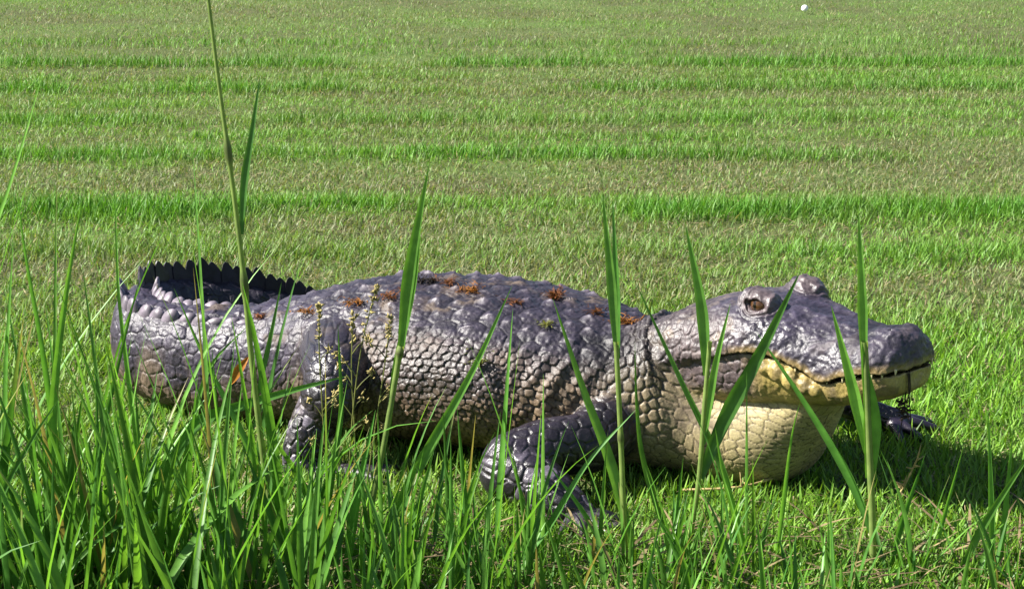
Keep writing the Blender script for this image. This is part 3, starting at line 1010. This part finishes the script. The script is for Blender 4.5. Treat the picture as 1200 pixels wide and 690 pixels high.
# dead litter between the tufts
n = 900
P3 = np.stack((rng.uniform(-1.3, 1.3, n), rng.uniform(3.3, 4.0, n), rng.uniform(.006, .05, n)), 1)
V, Q, nv = ribbons(P3, rng.uniform(0, 6.28, n), rng.uniform(.06, .20, n), rng.uniform(.004, .009, n), rng.uniform(1.0, 1.6, n), rng.uniform(1.3, 1.8, n), 3, twist=rng.normal(0, .6, n), tipw=.2)
col = mix(Cc(.30, .24, .13), Cc(.12, .085, .05), rng.random(n)) * rng.uniform(.6, 1.1, (n, 1))
tag(build_mesh('dead_grass_litter', V, Q, m_dry, None, col.repeat(nv, 0), False),
    'brown dead grass litter on the ground between the tall tufts', 'litter', kind='stuff')

def curve_pts(pts, n):
    pts = np.asarray(pts, float)
    k = np.concatenate(([0], np.cumsum(np.linalg.norm(np.diff(pts, axis=0), axis=1))))
    t = np.linspace(0, k[-1], n)
    return np.stack([spline(k, pts[:, c], t) for c in range(pts.shape[1])], 1)

def plan_path(pix, Y, dY):
    """pixel outline of a blade (root first) -> a curve standing at distance Y, tip dY further, rooted in the ground"""
    n = len(pix)
    P = [px2w(px, py, Y + dY * i / (n - 1)) for i, (px, py) in enumerate(pix)]
    P = [np.asarray(p, float) for p in P]
    d = P[0] - P[1]
    while P[0][2] < -.01 and P[1][2] < 0:
        P.pop(0); d = P[0] - P[1]
    if d[2] > -1e-3: d[2] = -1e-3
    k = (P[0][2] + .005) / -d[2]
    P[0] = P[0] + d * k
    return np.array(P)

def blade(name, pix, Y, w, label, dY=0.0, cat='grass blade', col=None, group=None, tw=0.0, parent=None, prof=None, rooted=True):
    path = plan_path(pix, Y, dY) if rooted else np.array([px2w(px, py, Y + dY * i / (len(pix) - 1)) for i, (px, py) in enumerate(pix)])
    K = 18
    p = curve_pts(path, K + 1)
    T = np.gradient(p, axis=0); T /= np.linalg.norm(T, axis=1)[:, None]
    fr = np.array((math.sin(tw), -math.cos(tw), .15))
    side = np.cross(T, fr); side /= np.linalg.norm(side, axis=1)[:, None]
    half = .5 * w * 1.18 * np.maximum((prof or prof_tall)(np.linspace(0, 1, K + 1)), .02)
    nn = np.cross(side, T); nn *= np.sign((nn @ np.array((0, -1, .2))))[:, None]
    V = np.stack((p - side * half[:, None], p - nn * half[:, None] * .5, p + side * half[:, None]), 1).reshape(-1, 3)
    Q = []
    for i in range(K):
        for j in range(2):
            a = i * 3 + j; Q.append((a, a + 1, a + 4, a + 3))
    c = tallcol(1)[0] if col is None else np.array(col, np.float32)
    C = np.repeat(c[None], len(V), 0)
    C[1::3] *= 1.35                                              # pale midrib
    if parent is None:
        root = path[0].copy(); root[2] = 0
        o = build_mesh(name, V - root, np.array(Q), m_tall, None, C, True)
        o.location = root
        tag(o, label, cat, group)
    else:
        o = build_mesh(name, V - np.array(parent.location), np.array(Q), m_tall, parent, C, True)
    return o

def tube_mesh(path, r0, r1, n=24, seg=7, knots=()):
    p = curve_pts(path, n)
    V, Q = [], []
    T = np.gradient(p, axis=0); T /= np.linalg.norm(T, axis=1)[:, None]
    for i in range(n):
        t = i / (n - 1)
        U = np.cross(T[i], (0, 1.0, .05)); U /= np.linalg.norm(U); W_ = np.cross(U, T[i])
        r = r0 + (r1 - r0) * t
        for kt, kr in knots:
            r *= 1 + kr * math.exp(-((t - kt) * 60) ** 2)
        for j in range(seg):
            a = 2 * math.pi * j / seg
            V.append(p[i] + U * r * math.cos(a) + W_ * r * math.sin(a))
    for i in range(n - 1):
        for j in range(seg):
            k = (j + 1) % seg
            Q.append((i * seg + j, i * seg + k, (i + 1) * seg + k, (i + 1) * seg + j))
    return np.array(V), np.array(Q)

G_ST = (.22, .31, .09)
def stalk(pix, Y, r0, r1, label, leaves, dY=0.0, knots=(), col=G_ST):
    path = plan_path(pix, Y, dY)
    root = path[0].copy(); root[2] = 0
    e = empty('grass_stalk', root); tag(e, label, 'grass stalk')
    V, Q = tube_mesh(path - root, r0, r1, 60, 7, knots)
    C = np.repeat(np.array(col, np.float32)[None], len(V), 0)
    for kt, kr in knots:
        tt = np.arange(len(V)) // 7 / 59.0
        C = mix(C, Cc(.05, .045, .03), np.exp(-((tt - kt) * 70) ** 2) * .8)
    build_mesh('stem', V, Q, m_tall, e, C, True)
    for lp, w, dy in leaves:
        blade('leaf', lp, Y + dY * .5, w, None, dy, parent=e, rooted=False)
    return e

stalk([(330, 660), (312, 560), (296, 430), (284, 310), (271, 205), (256, 95), (241, -25)], 3.84, .0072, .0034,
      'tallest jointed grass stalk, rising past the tail and out of the top of the frame',
      [([(283, 275), (286, 215), (296, 150), (305, 88)], .013, .05), ([(300, 470), (318, 390), (330, 330)], .009, .02)],
      knots=((.50, .7), (.72, .9)))
stalk([(425, 640), (450, 520), (470, 405)], 3.86, .0065, .0060,
      'thick grass stalk with a swollen joint and sheath in front of the flank',
      [([(470, 408), (478, 330), (489, 265), (503, 193)], .021, .0), ([(456, 500), (462, 440), (486, 330), (494, 250)], .012, .03)],
      knots=((.97, .55),))
stalk([(736, 720), (731, 600), (727, 500), (722, 400)], 3.80, .0060, .0050,
      'upright grass stalk with two narrow leaves rising over the neck',
      [([(722, 405), (716, 330), (706, 225)], .016, .03), ([(724, 420), (722, 340), (718, 232)], .013, .06)], knots=((.6, .4),))
stalk([(1024, 720), (1022, 600), (1017, 490), (1013, 400)], 3.80, .0070, .0070,
      'pale thick grass stalk with a yellowing tip standing before the snout',
      [([(1013, 430), (1010, 340), (1006, 248)], .017, .02), ([(1020, 560), (1022, 490), (1012, 420), (1010, 400)], .030, -.01), ([(1016, 530), (998, 450), (974, 358)], .020, .03)])
stalk([(800, 680), (818, 570), (826, 470), (832, 400)], 3.86, .0055, .0045,
      'grass stalk with three leaves fanning out in front of the cheek',
      [([(820, 560), (850, 490), (890, 415), (938, 318)], .027, .03), ([(828, 440), (822, 360), (803, 262)], .020, .03),
       ([(824, 520), (838, 430), (856, 355)], .014, .05)])
B = [
 ([(-30, 330), (0, 250), (20, 190), (54, 72)], 3.70, .014, 'long blade leaning in from the left edge, tip high over the lawn', .0),
 ([(70, 560), (48, 400), (30, 300), (18, 210)], 3.84, .012, 'blade bending left with its tip left of the tail and above it', .0),
 ([(10, 640), (6, 450), (12, 340), (16, 270)], 3.80, .013, 'straight upright blade at the far left edge', .0),
 ([(60, 640), (62, 480), (78, 340), (98, 225)], 3.78, .016, 'broad blade leaning right beside the left edge of the frame', .0),
 ([(170, 640), (160, 520), (145, 400), (138, 330), (134, 200)], 3.88, .010, 'thin upright blade crossing the bend of the tail', .0),
 ([(95, 690), (118, 520), (150, 380), (165, 320)], 3.80, .011, 'narrow blade leaning right across the outer bend of the tail', .0),
 ([(335, 620), (285, 510), (240, 420), (204, 338)], 3.88, .014, 'dark blade leaning left across the near side of the tail', .05),
 ([(190, 590), (225, 500), (275, 478), (340, 458), (408, 440)], 3.90, .027, 'blade arching over flat to the right in front of the hind leg', .02),
 ([(205, 600), (222, 520), (246, 430), (292, 380)], 3.92, .013, 'short curved blade in front of the middle of the tail', .0),
 ([(372, 690), (388, 560), (400, 470), (396, 380)], 3.88, .013, 'upright blade in front of the thigh of the hind leg', .0),
 ([(430, 660), (500, 530), (556, 430), (600, 335)], 3.88, .019, 'long broad blade slanting right across the middle of the flank', .05),
 ([(578, 720), (584, 600), (592, 480), (601, 362)], 3.80, .013, 'upright pale blade in front of the front leg elbow', .0),
 ([(735, 620), (715, 540), (685, 460), (648, 350)], 3.86, .020, 'broad blade slanting left behind the front leg, tip on the back', .05),
 ([(880, 720), (850, 560), (800, 450), (742, 325)], 3.86, .013, 'long thin blade slanting left across the neck', .06),
 ([(1035, 660), (1000, 570), (945, 475), (886, 388)], 3.90, .018, 'dark broad blade slanting left under the jaw', .04),
 ([(880, 690), (866, 620), (846, 545), (838, 500)], 3.80, .012, 'pale stiff blade below the throat', .0),
 ([(905, 700), (918, 590), (930, 500), (938, 470)], 3.86, .010, 'short upright blade in front of the throat pouch', .0),
 ([(1030, 720), (1055, 620), (1085, 530)], 3.82, .012, 'short blade leaning right beside the shadow of the head', .0),
 ([(1080, 700), (1105, 610), (1130, 520)], 3.86, .009, 'narrow blade leaning right inside the edge of the head shadow', .0),
 ([(1165, 720), (1162, 600), (1158, 480)], 3.80, .011, 'upright blade near the right edge of the frame', .0),
 ([(1166, 720), (1178, 600), (1187, 505)], 3.82, .011, 'dark blade leaning right at the right edge of the frame', .0),
 ([(1100, 720), (1150, 620), (1215, 520)], 3.78, .014, 'blade leaning far right and leaving the frame at its right edge', .0),
 ([(560, 720), (640, 620), (690, 540), (745, 480)], 3.76, .014, 'blade slanting right in front of the front foot', .0),
 ([(735, 700), (690, 610), (640, 540)], 3.78, .010, 'narrow blade slanting left in front of the front foot', .0),
 ([(770, 590), (752, 530), (746, 470), (744, 400)], 3.92, .010, 'small upright blade between the shoulder and the neck', .0),
 ([(480, 700), (490, 600), (510, 520)], 3.80, .011, 'short blade below the belly', .0),
 ([(400, 720), (415, 600), (440, 480)], 3.74, .018, 'broad bright blade below the gap between thigh and belly', .0),
]
for pix, Y, w, lab, dy in B:
    blade('tall_grass_blade', pix, Y, w, lab, dy, tw=float(rng.normal(0, .35)), group='tall grass blades in the foreground')

# thin flowering weeds in front of the hip
m_seed = simple_mat('dry_seed_head', (.27, .22, .085), .8, .5, 200, .2, .6)
def weed(pix, Y, lab):
    path = plan_path(pix, Y, .03)
    root = path[0].copy(); root[2] = 0
    e = empty('flowering_weed', root); tag(e, lab, 'weed', 'flowering weeds by the hip')
    V, Q = tube_mesh(path - root, .0022, .0011, 40, 5)
    build_mesh('stem', V, Q, m_tall, e, np.repeat(Cc(.17, .19, .06), len(V), 0), True)
    VV, QQ, o_ = [], [], 0
    p = curve_pts(path - root, 40)
    tip = p[-1]
    for k in range(34):
        c = p[-1 - int(abs(rng.normal(0, 3.5)) % 9)] + rng.normal(0, .0028, 3)
        d = rng.normal(0, 1, 3); d[2] = abs(d[2]); d /= np.linalg.norm(d)
        V, Q = cone_mesh(c, c + d * rng.uniform(.005, .012), .0028, .0006, seg=5, rings=2)
        VV.append(V); QQ += [tuple(i + o_ for i in q) for q in Q]; o_ += len(V)
    tri_fix('seed_head', np.concatenate(VV), QQ, m_seed, e)
    for k in range(5):                                           # side sprigs
        i = rng.integers(12, 34); a = rng.uniform(-1, 1)
        q = p[i]; b = q + np.array((.035 * np.sign(a), rng.normal(0, .01), .04)) * rng.uniform(.5, 1.1)
        V, Q = tube_mesh(np.array((q, (q + b) / 2 + (0, 0, .004), b)), .0014, .0007, 8, 5)
        sp_ = build_mesh('sprig', V, Q, m_tall, e, np.repeat(Cc(.18, .20, .06), len(V), 0), True)
        VV, QQ, o_ = [], [], 0
        for _ in range(8):
            c = b + rng.normal(0, .004, 3)
            V, Q = cone_mesh(c, c + rng.normal(0, .005, 3) + (0, 0, .004), .0024, .0006, seg=5, rings=2)
            VV.append(V); QQ += [tuple(j + o_ for j in q_) for q_ in Q]; o_ += len(V)
        tri_fix('bud', np.concatenate(VV), QQ, m_seed, sp_)
weed([(408, 590), (414, 480), (425, 400), (442, 335)], 4.02, 'tallest flowering weed in front of the hip, its seed head at the back line')
weed([(385, 600), (378, 480), (374, 400), (374, 358)], 4.00, 'straight flowering weed in front of the tail base, left of the others')
weed([(412, 600), (416, 520), (412, 430), (414, 368)], 4.04, 'flowering weed with a brown head in front of the dark thigh gap')
weed([(425, 600), (440, 500), (452, 420), (458, 372)], 4.03, 'flowering weed leaning right in front of the flank, right of the others')

# ------------------------------------------------------------------ BITS LYING ON AND AROUND THE ALLIGATOR
def pix_of(P):
    d = P - np.array((0, 0, CAM_H))
    dep = d[:, 1] * CP - d[:, 2] * SP
    return 600 + FPX * d[:, 0] / dep, 345 - FPX * (d[:, 1] * SP + d[:, 2] * CP) / dep, dep
PX, PY, PD = pix_of(BV)
def on_body(px, py):
    r = 4.0
    while True:
        m = np.nonzero((np.abs(PX - px) < r) & (np.abs(PY - py) < r))[0]
        if len(m):
            i = m[np.argmin(PD[m])]
            return BV[i], NRM[i]
        r *= 1.6
def clump(name, c, nrm, size, n, colr_, label, cat, ln=.022, wd=.0035, group='plant scraps on the alligator back'):
    """a tangle of small leaf and stem scraps"""
    root = np.clip(rng.normal(0, .42, (n, 3)) * np.where(rng.random((n, 1)) < .25, 2.0, .8), -1.6, 1.6) * np.array(size) * np.array((1, 1, .8))
    root[:, 2] = np.abs(root[:, 2])
    n *= 2; root = np.concatenate((root, root * .8 + rng.normal(0, .003, root.shape)))
    V, Q, nv = ribbons(root, rng.uniform(0, 6.28, n), rng.uniform(.25, 1.1, n) * ln, rng.uniform(.4, 1.5, n) * wd, rng.uniform(.7, 1.9, n), rng.uniform(.8, 2.6, n), 3, fold=.5, twist=rng.normal(0, .8, n), tipw=.15)
    C = mix(Cc(*colr_[0]), Cc(*colr_[1]), rng.random(n)) * rng.uniform(.6, 1.3, (n, 1))
    o = build_mesh(name, V, Q, m_dry, None, C.repeat(nv, 0), True)
    o.location = Vector(c + nrm * .002)
    tag(o, label, cat, group)
    return o
rust = ((.20, .075, .025), (.10, .04, .018)); oran = ((.34, .14, .03), (.16, .07, .02)); blk = ((.018, .014, .014), (.03, .024, .02)); yg = ((.22, .22, .05), (.10, .12, .03))
SCR = [
 (653, 346, (.015, .015, .022), 110, rust, 'round rust brown fuzzy scrap on the back line above the shoulder'),
 (549, 338, (.030, .02, .014), 60, oran, 'orange brown dead leaf scraps on the middle of the back'),
 (525, 329, (.022, .02, .010), 34, rust, 'small rust brown scraps on the back line, left of the orange ones'),
 (497, 327, (.012, .012, .012), 30, blk, 'black lump of plant matter at the top of the back'),
 (509, 327, (.010, .010, .014), 26, blk, 'black lump of plant matter right beside the other black lump'),
 (738, 374, (.034, .02, .012), 60, oran, 'orange brown scraps in the dip between back and neck'),
 (702, 364, (.018, .02, .012), 34, rust, 'rust brown scraps on the back line just before the neck'),
 (640, 377, (.012, .01, .006), 22, yg, 'small green scrap on the upper shoulder side of the back'),
 (563, 424, (.018, .012, .026), 44, yg, 'yellow green weed scrap stuck to the middle of the flank'),
 (415, 352, (.03, .02, .010), 46, oran, 'orange brown scraps on the hip near the weeds'),
 (600, 352, (.02, .016, .006), 26, rust, 'thin rust brown scraps on the back between the orange scraps and the round scrap'),
 (355, 362, (.03, .016, .007), 36, oran, 'orange brown scraps on the top of the tail base'),
 (300, 368, (.02, .012, .006), 22, rust, 'few rust brown scraps on top of the tail beside the jointed stalk'),
 (472, 338, (.016, .014, .008), 22, rust, 'rust brown scraps on the back just left of the black lumps'),
 (455, 345, (.03, .02, .008), 34, rust, 'rust brown scraps on the back just right of the hip'),
]
for px, py, sz, n, cc, lab in SCR:
    c, nn = on_body(px, py)
    clump('plant_scrap', c, nn, sz, n, cc, lab, 'plant scrap')

m_leaf = leaf_mat('dead_leaf', .25, .6, .25)
c, nn = on_body(284, 432)
a = px2w(268, 452, c[1] - .012); b = px2w(291, 418, c[1] - .02)
mid = (a + b) / 2 + np.array((0, -.012, .004))
pth = curve_pts(np.array((a, mid, b)), 11)
T = np.gradient(pth, axis=0); T /= np.linalg.norm(T, axis=1)[:, None]
sd = np.cross(T, np.array((0, -1, .2))); sd /= np.linalg.norm(sd, axis=1)[:, None]
hw = .011 * np.sin(np.linspace(.05, math.pi - .05, 11)) ** .8
Vl = np.stack((pth - sd * hw[:, None], pth + np.array((0, .004, 0)), pth + sd * hw[:, None]), 1).reshape(-1, 3)
Ql = [(i * 3 + j, i * 3 + j + 1, i * 3 + j + 4, i * 3 + j + 3) for i in range(10) for j in range(2)]
o = build_mesh('dead_leaf', Vl - a, np.array(Ql), m_leaf, None, np.repeat(Cc(.42, .17, .03), len(Vl), 0), True)
o.location = Vector(a); tag(o, 'curled orange dead leaf stuck to the side of the tail', 'leaf')

m_root = simple_mat('dark_root', (.035, .024, .018), .8, .4, 150, .2, .4)
# dark weed hanging from the lip at the tip of the snout
e_loc = head_w(.341, .022, .335)
e = empty('hanging_weed', e_loc); tag(e, 'dark stringy weed hanging from the front of the mouth', 'weed')
for k in range(4):
    p0 = rng.normal(0, .010, 3) * np.array((1, 1, .2))
    L = rng.uniform(.05, .13) if k > 1 else .15
    pth = np.array((p0, p0 + (rng.normal(0, .006), rng.normal(0, .006), -L * .5), p0 + (rng.normal(0, .014), rng.normal(0, .01), -L)))
    V, Q = tube_mesh(pth, .0018, .0008, 10, 5)
    build_mesh('strand', V, Q, m_root, e)
VV, QQ, o_ = [], [], 0
for k in range(34):
    c = np.array((-.006, 0, -.075)) + np.clip(rng.normal(0, .008, 3), -.016, .016) * np.array((1, .8, 1.3))
    V, Q = cone_mesh(c, c + rng.normal(0, .008, 3), .0030, .0005, seg=5, rings=2)
    VV.append(V); QQ += [tuple(i + o_ for i in q) for q in Q]; o_ += len(V)
tri_fix('tangle', np.concatenate(VV), QQ, m_root, e)

m_straw = simple_mat('dry_straw', (.36, .27, .12), .75, .35, 80, .2, .3)
def twig(pix_list, zs, r, lab, name='dry_straw', cat='straw', side=0):
    P = []
    for (px, py), z in zip(pix_list, zs):
        dep = PITCH + math.atan((py - 345) / FPX)
        Y = (CAM_H - z) / math.tan(dep)
        P.append(np.array((gx(px, Y, z), Y, z)))
    P = np.array(P); root = P[0].copy()
    V, Q = tube_mesh(P - root, r, r * .5, 30, 6, ((.3, .5), (.55, .5), (.8, .5)))
    VV, QQ, o_ = [V], [tuple(int(i) for i in q) for q in Q], len(V)
    p = curve_pts(P - root, 30)
    for _ in range(side):
        i = rng.integers(5, 29)
        V, Q = cone_mesh(p[i], p[i] + np.array((rng.normal(0, .014), rng.normal(0, .01), abs(rng.normal(0, .014)))), r * .8, .0004, seg=5, rings=3)
        VV.append(V); QQ += [tuple(j + o_ for j in q) for q in Q]; o_ += len(V)
    o = tri_fix(name, np.concatenate(VV), QQ, m_straw)
    o.location = Vector(root); tag(o, lab, cat)
twig([(800, 574), (850, 572), (905, 560), (955, 536)], (.03, .035, .04, .06), .0035, 'long dry straw lying on the turf under the throat', side=10)
twig([(1048, 590), (1060, 568), (1070, 548), (1078, 530)], (.01, .05, .09, .13), .0028, 'dry yellow sprig standing in the shadow below the snout', 'dry_sprig', 'sprig', 16)
twig([(180, 640), (165, 610), (140, 580), (128, 572)], (.02, .06, .10, .11), .004, 'dark dead stem leaning among the tall grass at lower left', 'dry_twig', 'twig', 3)

# white clover head low in the grass, lower left
m_white = simple_mat('clover_petal', (.62, .60, .46), .7, .2, 200, .2, .3)
for (px, py), z, Y, lab in (((72, 660), .07, 3.72, 'white clover flower low in the tall grass at lower left'),
                            ((222, 600), .06, 3.98, 'pale faded clover flower low in the grass right of the dead stem')):
    c = np.array((gx(px, Y, z), Y, z)); root = c.copy(); root[2] = 0
    e = empty('clover_flower', root); tag(e, lab, 'flower')
    V, Q = tube_mesh(np.array(((0.01, 0, 0), (.004, 0, z * .5), (0, 0, z - .006))), .0016, .0013, 10, 5)
    build_mesh('stem', V, Q, m_tall, e, np.repeat(Cc(.10, .17, .04), len(V), 0), True)
    VV, QQ, o_ = [], [], 0
    for k in range(46):
        ph = math.acos(1 - 1.55 * (k + .5) / 46); a = k * 2.39996
        d = np.array((math.sin(ph) * math.cos(a), math.sin(ph) * math.sin(a), math.cos(ph)))
        V, Q = cone_mesh(np.array((0, 0, z)) + d * .002, np.array((0, 0, z)) + d * .0115, .0011, .0019, seg=5, rings=3)
        VV.append(V); QQ += [tuple(j + o_ for j in q) for q in Q]; o_ += len(V)
    tri_fix('flower_head', np.concatenate(VV), QQ, m_white, e)

# small white ball far out on the lawn
Yb = ground_y(17)
m_ball = simple_mat('white_ball_plastic', (.80, .80, .78), .4, .03, 30, .5, .1)
V, Q = [], []
nu, nv_ = 28, 16
for i in range(nv_ + 1):
    for j in range(nu):
        ph, a = math.pi * i / nv_, 2 * math.pi * j / nu
        r = .025 * (1 - .02 * (math.sin(ph * 14) * math.sin(a * 12)) ** 2)
        V.append((r * math.sin(ph) * math.cos(a), r * math.sin(ph) * math.sin(a), r * math.cos(ph)))
for i in range(nv_):
    for j in range(nu):
        k = (j + 1) % nu
        Q.append((i * nu + j, (i + 1) * nu + j, (i + 1) * nu + k, i * nu + k))
ball = build_mesh('ball', np.array(V), np.array(Q), m_ball)
ball.location = (gx(943, Yb, .03), Yb, .042)
tag(ball, 'small white ball lying far out on the mown lawn', 'ball')
